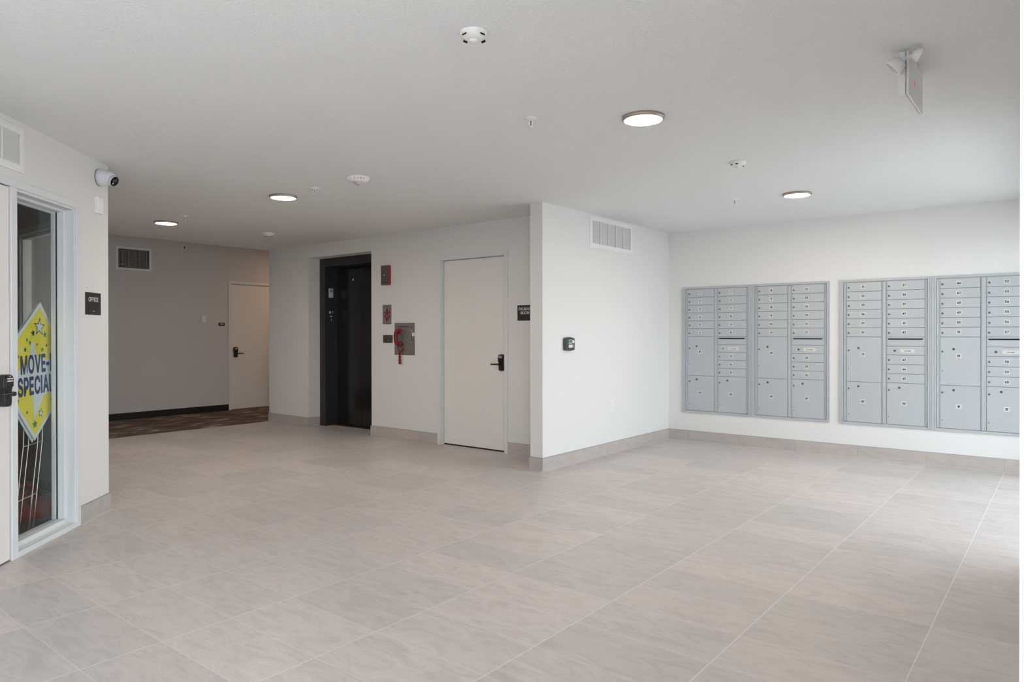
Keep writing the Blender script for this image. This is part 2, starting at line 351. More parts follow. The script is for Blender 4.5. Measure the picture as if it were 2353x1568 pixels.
# ================================================================ THE SETTING
Y0 = -3.6
def build_setting():
    struct(MB().box(XC, XR1+0.02, Y0, YM+0.2, -0.12, 0.0, FLOORM), 'floor')
    struct(MB().box(XH-0.2, XC, Y0, 12.2, -0.12, 0.0, CARPET), 'floor_hall')
    struct(MB().box(XC, XR1, Y0-0.1, YM+0.2, H, H+0.30, CEIL), 'ceiling')
    struct(MB().box(XH-0.2, XC, Y0-0.1, 12.2, HH, HH+0.2, CEIL), 'ceiling_hall')
    # walls
    struct(MB().box(XP, XR1, YM, YM+0.2, 0, H, WALL), 'wall_back')
    struct(MB().box(XQ, XP, YP, YM, 0, H, WALL), 'wall_middle')
    m = MB(); yb = 5.93
    m.box(XC, -8.007, YE, yb, 0, H, WALL); m.box(-8.007, -6.717, YE, yb, 2.266, H, WALL)
    m.box(-6.717, -5.575+0.03, YE, yb, 0, H, WALL); m.box(-5.575+0.03, -4.559-0.03, YE, yb, 2.09, H, WALL); m.box(-4.559-0.03, XQ, YE, yb, 0, H, WALL)
    m.box(XC, -8.007, yb, 12.2, 0, HH, WALL)          # the lift shaft's flank along the hall
    m.box(-8.007, -6.717, 6.25, 6.35, 0, H, WALL)      # back of the lift opening
    m.box(-5.545, -4.589, 5.80, 5.93, 0, 2.09, WALL)
    struct(m, 'wall_elevator')
    struct(MB().box(XH-0.2, XH, Y0, 6.05, 0, HH, HALLP).box(XH-0.2, XH, 6.99, 12.2, 0, HH, HALLP).box(XH-0.2, XH, 6.05, 6.99, 2.09, HH, HALLP).box(XH-0.2, XH-0.06, 6.05, 6.99, 0, 2.09, HALLP), 'wall_hall')
    struct(MB().box(XH-0.2, XC, 12.0, 12.2, 0, HH, HALLP), 'wall_hall_far')
    struct(MB().box(XH-0.2, XC, Y0-0.1, Y0, 0, HH, HALLP), 'wall_hall_near')
    # right wall with two openings
    m = MB(); a0, a1, ah = WIN_A; b0, b1, bh = WIN_B
    m.box(XR0, XR1, Y0, a0, 0, H, WALL); m.box(XR0, XR1, a0, a1, ah, H, WALL); m.box(XR0, XR1, a1, b0, 0, H, WALL)
    m.box(XR0, XR1, b0, b1, bh, H, WALL); m.box(XR0, XR1, b1, YM, 0, H, WALL)
    struct(m, 'wall_right')
    # office wall on the slant, local x = along, y = into the wall
    th = 0.12
    m = MB()
    m.box(-5.2, 0.80, 0, th, 0, H, WALL); m.box(0.80, 2.48, 0, th, 2.075, H, WALL); m.box(2.48, TEND, 0, th, 0, H, WALL)
    struct(m, 'wall_left', loc=OFFLOC, rotz=TH)
    c = on_office(TEND)
    # office north wall: outer face Y=YN, inner face Y=YN-0.107, window opening
    wx0, wx1, wz0, wz1 = -6.90, -5.86, 0.80, 2.09
    m = MB(); yi = YN-0.107
    m.box(XC, wx0, yi, YN, 0, H, OFFW); m.box(wx0, wx1, yi, YN, 0, wz0, OFFW); m.box(wx0, wx1, yi, YN, wz1, H, OFFW); m.box(wx1, c.x-0.02, yi, YN, 0, H, OFFW)
    struct(m, 'wall_office_north')
    struct(MB().box(XC, XC+0.1, Y0, YN-0.107, 0, H, OFFW), 'wall_office_west')
    struct(MB().box(XC+0.1, XR1, Y0-0.1, Y0, 0, H, OFFW), 'wall_office_south')
    # dark office floor covering on top of the slab, cut along the slanting wall
    p1, p2 = on_office(TEND-0.02, 0, 0.12), on_office(-4.2, 0, 0.12)
    poly = [(XC+0.1, Y0), (p2.x, max(p2.y, Y0)), (p1.x, YN-0.107), (XC+0.1, YN-0.107)]
    v = [(x, y, 0.0) for x, y in poly] + [(x, y, 0.006) for x, y in poly]; n = 4
    struct(MB().add(v, [(3,2,1,0), (4,5,6,7)] + [(i, (i+1) % n, (i+1) % n+n, i+n) for i in range(n)], OFLOOR), 'floor_office')
    struct(MB().box(XC+0.1, c.x-0.08, yi-0.008, yi, 0.006, 0.10, RUBB), 'baseboard_office')
    # office inner window in that north wall
    w = sempty('window_2', (wx0, yi, 0))
    m = MB(); L = wx1-wx0
    m.frame(-0.02, L+0.02, wz0-0.02, wz1+0.02, -0.012, 0.02, 0.05, FRAME); m.frame(0, L, wz0, wz1, 0.0, 0.107, 0.03, FRAME); m.frame(0.03, L-0.03, wz0+0.03, wz1-0.03, 0.035, 0.085, 0.022, FRAME)
    m.build('window_frame', w, bevel=0.002)
    m = MB()
    for z in (0.95, 1.3, 1.65, 1.98): m.lathe([(0.004, 0), (0.0035, 0.002)], KEYD, 10, Matrix.Translation((0.041, 0.035, z)) @ Matrix.Rotation(PI/2, 4, 'X'))
    m.build('bead_screws', w)
    MB().box(0.05, L-0.05, 0.056, 0.062, wz0+0.05, wz1-0.05, GLASS).build('pane', w)
    # baseboards
    t = 0.010; hb = 0.118
    def cap(m, x0, x1, y0, y1): return m.box(x0, x1, y0, y1, hb, hb+0.003, DGREYT)
    struct(cap(MB().box(XP+t, XR0, YM-t, YM, 0, hb, BASEX), XP+t, XR0, YM-t, YM), 'baseboard_back')
    struct(cap(MB().box(XP, XP+t, YP-t, YM, 0, hb, BASEY), XP, XP+t, YP-t, YM), 'baseboard_middle')
    struct(cap(cap(MB().box(XQ-t, XP, YP-t, YP, 0, hb, BASEX).box(XQ-t, XQ, YP, YE-t, 0, hb, BASEY), XQ-t, XP, YP-t, YP), XQ-t, XQ, YP, YE-t), 'baseboard_middle_end')
    m = MB()
    for a, b in ((XC-t, -8.007+t), (-6.717-t, -5.577), (-4.557, XQ)):
        m.box(a, b, YE-t, YE, 0, hb, BASEX); cap(m, a, b, YE-t, YE)
    m.box(-8.007, -8.007+t, YE, 5.810, 0, hb, BASEY); cap(m, -8.007, -8.007+t, YE, 5.810)
    m.box(-6.717-t, -6.717, YE, 5.810, 0, hb, BASEY); m.box(XC-t, XC, YE, YE+0.02, 0, hb, BASEY)
    struct(m, 'baseboard_elevator')
    struct(MB().box(XH, XH+0.006, Y0, 6.028, 0, 0.10, RUBB), 'baseboard_hall')
    struct(MB().box(XH, XH+0.006, 7.04, 12.0, 0, 0.10, RUBB).box(XC-0.006, XC, YE+0.03, 12.0, 0, 0.10, RUBB), 'baseboard_hall_far')
    m = MB(); m.box(2.502, TEND+t, -t, 0, 0, hb, BASEO); m.box(2.502, TEND+t, -t, 0, hb, hb+0.003, DGREYT); m.box(2.5, TEND+0.018, -t-0.008, -t, 0.0, 0.004, GROUTL)
    m.box(-4.5, 0.78, -t, 0, 0, hb, BASEO)
    struct(m, 'baseboard_left', loc=OFFLOC, rotz=TH)
    struct(MB().box(XP+t, XR0, YM-t-0.006, YM-t, 0, 0.003, GROUTL).box(XP+t, XP+t+0.006, YP-t, YM-t-0.006, 0, 0.003, GROUTL).box(-4.55, XQ-t, YE-t-0.006, YE-t, 0, 0.003, GROUTL).box(XQ-t, XP+t, YP-t-0.006, YP-t, 0, 0.003, GROUTL), 'trim_1')
    # pavement outside
    struct(MB().box(XR1+0.02, 45, -45, 50, -0.16, -0.04, CONC), 'ground_outside')
    struct(MB().box(XR1, XR1+1.6, -6, 12, 2.62, 2.80, CEIL), 'added_canopy')  # unseen canopy added to cut sky light reaching the floor by the windows
    struct(MB().box(XR1, XR1+1.6, -2.9, -2.7, -0.04, 2.62, WALL), 'added_wing_wall')  # unseen wing wall added to dim sky light on the right wall's end
    # storefront windows in the right wall
    w = sempty('window_3', (0, 0, 0)); m = MB()
    for y in (b0, (b0*2+b1)/3, (b0+2*b1)/3, b1-0.05): m.box(0.06, 0.12, y, y+0.05, 0.0, bh, ALU)
    m.box(0.06, 0.12, b0, b1, 0.0, 0.06, ALU); m.box(0.06, 0.12, b0, b1, bh-0.05, bh, ALU)
    m.build('window_frame', w); MB().box(0.087, 0.093, b0+0.02, b1-0.02, 0.03, bh-0.03, GLASS2).build('pane', w)
DGREYT = mat('edge_trim_grey', (0.30, 0.30, 0.30), 0.4, 0.3)
GROUTL = mat('pale_sealant', (0.62, 0.61, 0.59), 0.7)
BASEO = tile_mat('baseboard_tile_slant', 0, 2, -4.90, 0.42, -5, 20, (0.50, 0.475, 0.46), (0.36, 0.34, 0.33), 0.0, stretch=(6, 6, 9), tone=0.07, cross=False)
build_setting()

# ---------------------------------------------------------------- electronic lock with lever (parts under a door leaf)
def smart_lock(leaf, x, z, side, y=0.0, s=1.0):
    """x,z = spindle axis on the leaf face (local), lever points to side (+1 right, -1 left)"""
    w = 0.036*s
    prof = []
    def arc(cx, cz, r, a0, a1, n=7): return [(cx+r*math.cos(a0+(a1-a0)*k/n), cz+r*math.sin(a0+(a1-a0)*k/n)) for k in range(n+1)]
    zt, zb = z+0.105*s, z-0.068*s
    poly = arc(w-0.026, zt-0.026, 0.026, 0, PI/2) + arc(-w+0.026, zt-0.026, 0.026, PI/2, PI) + [(-w, z+0.035), (-w*0.82, z+0.012)] + arc(-w*0.82+0.018, zb+0.018, 0.018, PI, 1.5*PI) + arc(w*0.82-0.018, zb+0.018, 0.018, 1.5*PI, 2*PI) + [(w*0.82, z+0.012), (w, z+0.035)]
    poly = [(px+x, pz) for px, pz in poly]
    b = MB().prism(poly, y-0.034*s, y, BLACK)
    up = [(px, pz) for px, pz in poly if pz > z+0.03]
    b.prism([(x+(px-x)*0.92, z+0.06+(pz-z-0.06)*0.92) for px, pz in up], y-0.042*s, y-0.034*s, BLACK)
    lk = b.build('lock', leaf, bevel=0.003)
    k = MB()
    for r in range(2):
        for c in range(6): k.box(x-0.024+c*0.0082, x-0.018+c*0.0082, y-0.0435*s, y-0.042*s, z+0.079-r*0.013, z+0.086-r*0.013, INKW)
    k.box(x-0.007, x+0.007, y-0.0435*s, y-0.042*s, z+0.094, z+0.097, INKW)
    k.build('keypad', lk)
    l = MB()
    l.lathe([(0.021, 0), (0.021, 0.010), (0.013, 0.014), (0.012, 0.036), (0.010, 0.040)], BLACK, 20, Matrix.Translation((x, y-0.030*s, z)) @ Matrix.Rotation(PI/2, 4, 'X'))
    yy = y-0.060*s
    l.tube([(x-0.004*side, yy, z), (x+0.03*side, yy-0.002, z), (x+0.10*side, yy+0.002, z-0.001), (x+0.125*side, yy+0.010, z-0.002)], [0.0095, 0.0085, 0.0075, 0.006], BLACK, 10)
    l.build('lever', lk)
    return lk

# ---------------------------------------------------------------- doors
def build_doors():
    # office door (door_1) and its sidelight (window_1) share one steel frame on the slanting wall
    w = sempty('window_1', OFFLOC, TH)
    m = MB(); F = FRAME
    m.box(0.80, 2.50, -0.012, 0.02, 2.060, 2.102, F); m.box(2.455, 2.50, -0.012, 0.02, 0.0, 2.060, F)
    m.box(1.775, 1.829, -0.012, 0.12, 0.0, 2.060, F)
    m.box(0.78, 0.83, -0.012, 0.02, 0, 2.102, F)
    m.box(2.450, 2.480, 0.0, 0.14, 0, 2.075, F)                       # jamb
    m.box(1.829, 2.450, 0.0, 0.14, 2.045, 2.075, F)                   # head
    m.box(1.829, 2.455, -0.012, 0.14, 0.0, 0.032, F)                  # sill
    m.box(2.434, 2.450, 0.057, 0.098, 0.032, 2.045, F); m.box(1.829, 2.434, 0.057, 0.098, 2.028, 2.045, F)
    m.box(1.829, 2.434, 0.045, 0.098, 0.032, 0.062, F); m.box(1.829, 1.840, 0.057, 0.098, 0.032, 2.028, F)
    m.build('window_frame', w, bevel=0.0025)
    m = MB()
    m.frame(1.829, 2.450, 0.032, 2.045, 0.106, 0.128, 0.030, F); m.build('glazing_bead', w, bevel=0.002)
    m = MB()
    for k in range(6):
        m.lathe([(0.0045, 0), (0.004, 0.0015)], KEYD, 10, Matrix.Translation((2.436, 0.106, 0.28+k*0.325)) @ Matrix.Rotation(PI/2, 4, 'X'))
    m.build('bead_screws', w)
    MB().box(2.4335, 2.4365, 0.0985, 0.1055, 0.05, 2.03, RUBB).box(1.84, 2.434, 0.0985, 0.1055, 0.052, 0.058, RUBB).build('gasket', w)
    MB().box(1.838, 2.4335, 0.099, 0.105, 0.060, 2.030, GLASS).build('pane', w)
    d = sempty('door_1', OFFLOC, TH)
    lf = MB().box(0.845, 1.765, -0.004, 0.040, 0.012, 2.052, DOORP).build('leaf', d, bevel=0.0015)
    MB().box(0.83, 0.845, 0.0, 0.1, 0.0, 2.06, F).box(1.768, 1.775, 0.03, 0.1, 0, 2.06, F).box(0.845, 1.768, 0.045, 0.1, 2.052, 2.06, F).build('door_stop', d)
    MB().box(0.80, 1.775, 0.0, 0.11, 0.0, 0.010, ALU).build('threshold_or_gap_shade', d)
    smart_lock(lf, 1.700, 0.925, -1, -0.004)
    # package-room door
    d = sempty('door_2', (0, YE, 0))
    m = MB(); x0, x1, zt = -5.577, -4.557, 2.117
    m.frame(x0, x1, 0, zt, -0.010, 0.02, 0.045, FRAME, wb=0)
    m.frame(x0+0.03, x1-0.03, 0, zt-0.03, 0.0, 0.16, 0.018, FRAME, wb=0)
    m.frame(x0+0.048, x1-0.048, 0, zt-0.048, 0.10, 0.16, 0.016, FRAME, wb=0)
    m.build('door_frame', d, bevel=0.002)
    lf = MB().box(x0+0.052, x1-0.052, 0.052, 0.097, 0.014, zt-0.052, DOORP).build('leaf', d, bevel=0.0015)
    MB().box(x0+0.05, x1-0.05, 0.054, 0.12, 0.0, 0.012, DARK).build('threshold_or_gap_shade', d)  # dark strip here paints the shade in the gap under the leaf
    smart_lock(lf, -4.672, 0.925, -1, 0.052)
    # hall door
    d = sempty('door_3', (XH, 0, 0), R90)
    m = MB(); m.frame(6.028, 7.04, 0, 2.114, -0.010, 0.02, 0.045, FRAME, wb=0); m.frame(6.05, 7.018, 0, 2.09, 0, 0.06, 0.02, FRAME, wb=0); m.build('door_frame', d, bevel=0.002)
    lf = MB().box(6.078, 6.992, 0.012, 0.056, 0.012, 2.064, DOORP).build('leaf', d, bevel=0.0015)
    smart_lock(lf, 6.150, 0.930, 1, 0.012)
build_doors()

# ---------------------------------------------------------------- lift
def build_lift():
    t = thing('elevator_entrance', 'black steel elevator entrance with closed sliding doors, set back in the wall', 'elevator', (-7.362, 5.816, 0))
    hw = 0.644; m = MB(); yd = 0.200
    m.box(-hw+0.0, -hw+0.121, 0.0, yd+0.06, 0, 2.266, ELEVF); m.box(hw-0.121, hw, 0.0, yd+0.06, 0, 2.266, ELEVF); m.box(-hw+0.121, hw-0.121, 0.0, yd+0.06, 2.152, 2.266, ELEVF)
    m.build('door_frame', t, bevel=0.003)
    for sgn in (-1, 1):
        x0, x1 = sorted((sgn*0.0015, sgn*0.55))
        MB().box(x0, x1, yd, yd+0.04, 0.008, 2.20, ELEV).build('sliding_door', t, bevel=0.002)
    MB().box(-0.525, 0.525, 0.13, yd+0.06, -0.004, 0.004, STEELD).build('sill', t)
    c = MB().lathe([(0.014, 0), (0.014, 0.002), (0.006, 0.003)], STEELB, 20, Matrix.Translation((-0.18, yd, 1.978)) @ Matrix.Rotation(PI/2, 4, 'X'))
    c.build('keyhole_escutcheon', t)
    # plates on the left jamb's inner face: local frame looks along -X
    J = Matrix.Translation((-hw+0.121, 0, 0)) @ Matrix.Rotation(R90, 4, 'Z')     # local x -> +Y, local y -> -X
    p = MB(); p.v  # position plate
    p.box(0.057, 0.129, -0.006, 0, 1.742, 1.866, STEELB, J); o = p.build('position_indicator', t, bevel=0.0015)
    q = MB(); q.box(0.078, 0.114, -0.0075, -0.006, 1.815, 1.850, BLACK, J); q.box(0.087, 0.104, -0.0085, -0.0075, 1.823, 1.840, INKW, J)
    q.box(0.072, 0.116, -0.0068, -0.006, 1.750, 1.803, STEELB, J); q.build('display_window', o)
    p = MB(); p.box(0.050, 0.138, -0.003, 0, 1.395, 1.580, BLACK, J)
    p.text('1', 0.062, 0.118, 1.543, -0.003, INKW, sx=0.9, bold=0.0012, T=J)
    st = []
    for k in range(10):
        r = 0.026 if k % 2 == 0 else 0.0105; a = PI/2+k*PI/5; st.append((0.078+r*math.cos(a), 1.541+r*math.sin(a)))
    p.prism(st, -0.0045, -0.003, INKW, T=J)
    p.box(0.075, 0.115, -0.0042, -0.003, 1.480, 1.492, INKW, J); p.text('1', 0.070, 0.095, 1.440, -0.003, INKW, sx=0.9, bold=0.0012, T=J)
    p.build('floor_plaque', t)
STEELB = mat('bright_steel', (0.66, 0.66, 0.65), 0.45, 0.0)
build_lift()

# ---------------------------------------------------------------- mailboxes
UW, ZB, ZT = 0.81, 0.334, 1.784
ROWS = [1.757, 1.665, 1.574, 1.484, 1.393, 1.302, 1.212]
def cyl_lock(parent, x, z, name='lock', r=0.0100, mt=None):
    m = MB(); mt = mt or CHROME
    m.lathe([(r, 0), (r, 0.004), (r*0.75, 0.006)], mt, 16, Matrix.Translation((x, -0.013, z)) @ Matrix.Rotation(PI/2, 4, 'X'))
    m.box(x-0.0012, x+0.0012, -0.0196, -0.0185, z-0.004, z+0.004, KEYD); m.disc(x-0.0015, z-0.001, r*0.66, -0.0193, -0.0188, KEYD, 12)
    return m.build(name, parent)
def num_plate(parent, x, z, s, wide=0.044, size=0.0385, h=0.041):
    m = MB(); m.box(x-wide/2, x+wide/2, -0.0142, -0.0128, z-h/2, z+h/2, PAPER)
    m.text(s, size, x, z, -0.0143, INK, sx=0.90 if len(s) < 3 else 0.58, bold=0.0012); return m.build('number_label', parent)
def mailbox_unit(x0, nums, parcels, label, rivets, narrow=False):
    t = thing('mailbox_cabinet', label, 'mailboxes', (x0, YM, 0), 0, 'wall mailbox cabinets')
    m = MB()
    m.box(0.042, 0.776, -0.0035, 0.0, 0.358, 1.757, MBOXD)
    # outer trim with a stepped lip
    m.box(0, 0.040, -0.016, 0, ZB, ZT, MBOX); m.box(0.778, UW, -0.016, 0, ZB, ZT, MBOX); m.box(0.040, 0.778, -0.016, 0, 1.763, ZT, MBOX); m.box(0.040, 0.778, -0.016, 0, ZB, 0.356, MBOX)
    for a, b in ((0.003, 0.010), (0.030, 0.037), (0.781, 0.787), (0.800, 0.807)): m.box(a, b, -0.020, -0.016, ZB+0.006, ZT-0.006, MBOX)
    m.build('cabinet_trim', t, bevel=0.0012)
    m = MB()                                         # stiles of the two master doors
    for a, b, d in ((0.0435, 0.0545, .014), (0.0555, 0.0675, .010), (0.3885, 0.3965, .010), (0.3985, 0.4200, .015), (0.4208, 0.4310, .011), (0.7575, 0.7655, .010), (0.7665, 0.7745, .013)):
        m.box(a, b, -d, -0.0035, 0.361, 1.754, MBOX)
    m.build('door_stiles', t, bevel=0.001)
    g = 0.0014
    def door(name, xa, xb, zb, zt):
        return MB().bbox(xa+g, xb-g, -0.013, -0.0035, zb+g, zt-g, 0.0016, MBOX).build(name, t)
    A0, A1, B0, B1 = 0.069, 0.387, 0.4325, 0.756
    for i in range(6):
        z1, z0 = ROWS[i], ROWS[i+1]; zc = (z0+z1)/2
        for (a, b, s) in ((A0, A1, nums[0]+i), (B0, B1, nums[0]+6+i)):
            d = door('mailbox_door', a, b, z0, z1); cyl_lock(d, a+0.022, zc-0.006); num_plate(d, a+0.151, zc, str(s))
    for i in range(3):
        z1 = (1.036, 0.9455, 0.8545)[i]; z0 = (0.9455, 0.8545, 0.764)[i]; zc = (z0+z1)/2
        d = door('mailbox_door', B0, B1, z0, z1); cyl_lock(d, B0+0.022, zc-0.004); num_plate(d, B0+0.151, zc, str(nums[0]+12+i))
    def master(d, x, z, mt=None, dx=0.035, dz=0.0165):
        cyl_lock(d, x, z, 'master_lock', 0.0105, mt or KEYC)
        if rivets:
            for sx in (-1, 1):
                for sz in (-1, 1): MB().lathe([(0.0042, 0), (0.003, 0.002)], RIVET, 10, Matrix.Translation((x+sx*dx, -0.013, z+sz*dz)) @ Matrix.Rotation(PI/2, 4, 'X')).build('rivet', d)
    for a, b, z0, z1, num, l1, l2, mz, lz, mtl in ((A0, A1, 0.7615, 1.212, parcels[0], 1.076, 0.896, 1.100, 1.037, BRASS if not rivets else None),
                                             (A0, A1, 0.3585, 0.7615, parcels[1], 0.694, 0.436, 0.718, 0.567, None),
                                             (B0, B1, 0.3585, 0.764, parcels[2], 0.694, 0.438, 0.719, 0.567, None)):
        d = door('parcel_door', a, b, z0, z1); cyl_lock(d, a+0.022, l1, 'key_lock'); cyl_lock(d, a+0.021, l2, 'key_lock', 0.0065, RIVET)
        master(d, a+0.111, mz, mtl); num_plate(d, a+0.151, lz, num, 0.046, 0.0385, 0.041)
    # outgoing slot
    d = MB().bbox(B0+g, B1-g, -0.013, -0.0035, 1.122+g, 1.212-g, 0.0016, MBOX)
    d.box(B0+0.004, B1-0.012, -0.030, -0.013, 1.199, 1.213, MBOX); d.box(B0+0.02, B1-0.03, -0.0345, -0.030, 1.201, 1.211, MBOX)
    d = d.build('outgoing_slot', t, bevel=0.001)
    MB().box(B0+0.014, B1-0.016, -0.0138, -0.0125, 1.184, 1.196, DARK).build('slot_opening', d)
    d = door('outgoing_mail_door', B0, B1, 1.036, 1.122)
    if rivets:
        master(d, B0+0.071, 1.077, None, 0.033, 0.0165)
        MB().lathe([(0.0045, 0), (0.003, 0.002)], RIVET, 10, Matrix.Translation((B0+0.30, -0.013, 1.079)) @ Matrix.Rotation(PI/2, 4, 'X')).build('rivet', d)
    else: cyl_lock(d, B0+0.060, 1.076, 'master_lock', 0.008)
    m = MB(); m.box(B0+0.118, B0+0.242, -0.0142, -0.0128, 1.060, 1.095, PAPER2); m.text('U.S. MAIL', 0.017, B0+0.18, 1.076, -0.0143, INK, sx=1.15, bold=0.0004); m.build('mail_label', d)
    return t
KEYC = mat('dark_key_core', (0.13, 0.13, 0.135), 0.35, 0.7)
RIVET = mat('rivet_aluminium', (0.62, 0.64, 0.66), 0.35, 0.5)
PAPER2 = mat('cream_label', (0.68, 0.67, 0.64), 0.6)
for x0, n, pc, lb, rv in ((-3.546, 1, ('1P', '2P', '3P'), 'grey aluminium wall mailboxes numbered 1 to 15, nearest the inner corner', False),
                      (-2.736, 16, ('4P', '5P', '6P'), 'grey aluminium wall mailboxes numbered 16 to 30, right half of the first pair', True),
                      (-1.836, 31, ('7P', '8P', '9P'), 'grey aluminium wall mailboxes numbered 31 to 45, left half of the second pair', True),
                      (-1.026, 46, ('10P', '11P', '12P'), 'grey aluminium wall mailboxes numbered 46 to 60, cut by the right edge', True)):
    mailbox_unit(x0, (n,), pc, lb, rv)

# ---------------------------------------------------------------- ceiling fittings
def downlight(x, y, label, z=H, mt=DIFF, first=[None]):
    t = thing('downlight', label, 'ceiling light', (x, y, z), 0, 'round flush ceiling lights')
    MB().lathe([(0.1165, 0), (0.1165, -0.010), (0.113, -0.0175), (0.106, -0.0205), (0.1035, -0.0195), (0.1035, 0)], BRONZE, 56).build('trim_ring', t)
    MB().lathe([(0.1034, -0.010), (0.1034, -0.0175), (0.09, -0.0195), (0.001, -0.0200)], mt, 48).build('diffuser', t)
    return t
downlight(-1.840, 3.463, 'lit round ceiling light, largest and nearest, in the middle of the ceiling')
downlight(-1.823, 6.180, 'lit round ceiling light above the wall mailboxes')
downlight(-5.318, 3.490, 'lit round ceiling light left of the FIRE strobe')
downlight(-7.514, 3.515, 'lit round ceiling light nearest the dark hallway wall, leftmost of the four')
downlight(-9.95, 7.6, 'round ceiling light in the hallway beyond the door numbered 128', HH, DIFFH)

def sprinkler(x, y, label, wall=False):
    t = thing('fire_sprinkler', label, 'sprinkler', (x, y, H), 0, 'ceiling sprinkler heads')
    MB().lathe([(0.036, 0), (0.035, -0.004), (0.020, -0.009), (0.014, -0.010)], WHITE, 28).build('escutcheon', t)
    m = MB(); m.lathe([(0.010, -0.008), (0.010, -0.018)], WHITE, 16)
    for s in (-1, 1): m.tube([(s*0.009, 0, -0.015), (s*0.0125, 0, -0.024), (s*0.0115, 0, -0.038), (s*0.003, 0, -0.048)], 0.0032, WHITE, 8)
    m.build('frame_arms', t)
    MB().lathe([(0.0025, -0.018), (0.0022, -0.044)], KEYD, 10).build('glass_bulb', t)
    MB().lathe([(0.003, -0.046), (0.013, -0.049), (0.013, -0.051), (0.002, -0.053)], WHITE, 20).build('deflector', t)
sprinkler(-2.330, 3.085, 'white sprinkler head between the ceiling sensor dome and the largest ceiling light')
sprinkler(-2.325, 6.070, 'faint white sprinkler head on the ceiling left of the light over the mailboxes')
sprinkler(-4.820, 3.455, 'white sprinkler head left of the FIRE strobe, right of a ceiling light')
sprinkler(-6.960, 3.440, 'small white sprinkler head beside the leftmost ceiling light')

def sensor_dome(x, y, label, rot, slots):
    t = thing('ceiling_sensor', label, 'occupancy sensor', (x, y, H), rot, 'white ceiling occupancy sensors')
    pr = [(0.0565, 0), (0.0575, -0.004), (0.054, -0.012), (0.046, -0.021), (0.034, -0.028), (0.022, -0.031), (0.019, -0.031)]
    MB().lathe(pr, WHITE, 40).build('housing', t)
    MB().lathe([(0.020, -0.030), (0.019, -0.034), (0.013, -0.039), (0.004, -0.041)], WHITE2, 28).build('lens_dome', t)
    m = MB()
    for k in range(4):
        a = k*PI/2 if slots else math.radians((-74, -119, 105, 60)[k]); T = Matrix.Rotation(a, 4, 'Z') @ Matrix.Translation((0.0475, 0, -0.0195)) @ Matrix.Rotation(math.radians(48), 4, 'Y')
        if slots:
            for j in range(4): m.box(-0.0085, 0.0085, -0.0100+j*0.0053, -0.0068+j*0.0053, -0.001, 0.0028, DARK, T)
        else: m.lathe([(0.0088, -0.001), (0.0088, 0.0030)], DGREY, 16, T @ Matrix.Rotation(0, 4, 'X'))
    m.build('sensor_vents' if slots else 'sensor_eyes', t)
    return t
sensor_dome(-1.845, 2.070, 'white dome occupancy sensor with slotted vents near the top edge of the photo', math.radians(-96), True)
sensor_dome(-1.815, 4.790, 'white dome occupancy sensor with two dark eyes, between the two right ceiling lights', 0.0, False)

def fire_strobe():
    t = thing('fire_strobe', 'white round ceiling strobe marked FIRE in red', 'fire alarm', (-4.247, 3.433, H), 0)
    MB().lathe([(0.0885, 0), (0.0885, -0.006), (0.086, -0.013), (0.078, -0.026), (0.064, -0.034), (0.030, -0.037)], WHITE, 48).build('housing', t)
    MB().lathe([(0.028, -0.036), (0.024, -0.045), (0.012, -0.055), (0.006, -0.058)], LENSC, 24).lathe([(0.010, -0.052), (0.007, -0.059)], KEYC, 16).build('strobe_lens', t)
    m = MB()
    for i, ch in enumerate('FIRE'):
        a = math.radians(-50 + 8.5 + i*15.5 - 12)
        T = Matrix.Rotation(a+PI/2, 4, 'Z') @ Matrix.Translation((0, -0.0835, -0.0185)) @ Matrix.Rotation(math.radians(30), 4, 'X')
        vs, fs, x0, x1, z0, z1 = glyphs(ch, 0.021, 0.0006, 1.0)
        m.add([((x-(x0+x1)/2), -0.0012*k, z-(z0+z1)/2) for x, k, z in vs], fs, REDINK, False, T)
    m.build('fire_lettering', t)
fire_strobe()
def smoke_detector():
    t = thing('smoke_detector', 'small white smoke detector on the ceiling above the hallway corner', 'smoke detector', (-7.408, 4.662, H))
    MB().lathe([(0.075, 0), (0.073, -0.006), (0.058, -0.018), (0.055, -0.022)], WHITE, 36).build('base', t)
    MB().lathe([(0.052, -0.020), (0.050, -0.034), (0.044, -0.038)], WHITE, 36).build('sensing_chamber', t)
    m = MB()
    for k in range(12): a = 2*PI*k/12; m.box(0.030, 0.046, -0.006, 0.006, -0.041, -0.036, KEYD, Matrix.Rotation(a, 4, 'Z'))
    m.lathe([(0.028, -0.037), (0.026, -0.044)], WHITE, 24); m.build('vents', t)
smoke_detector()

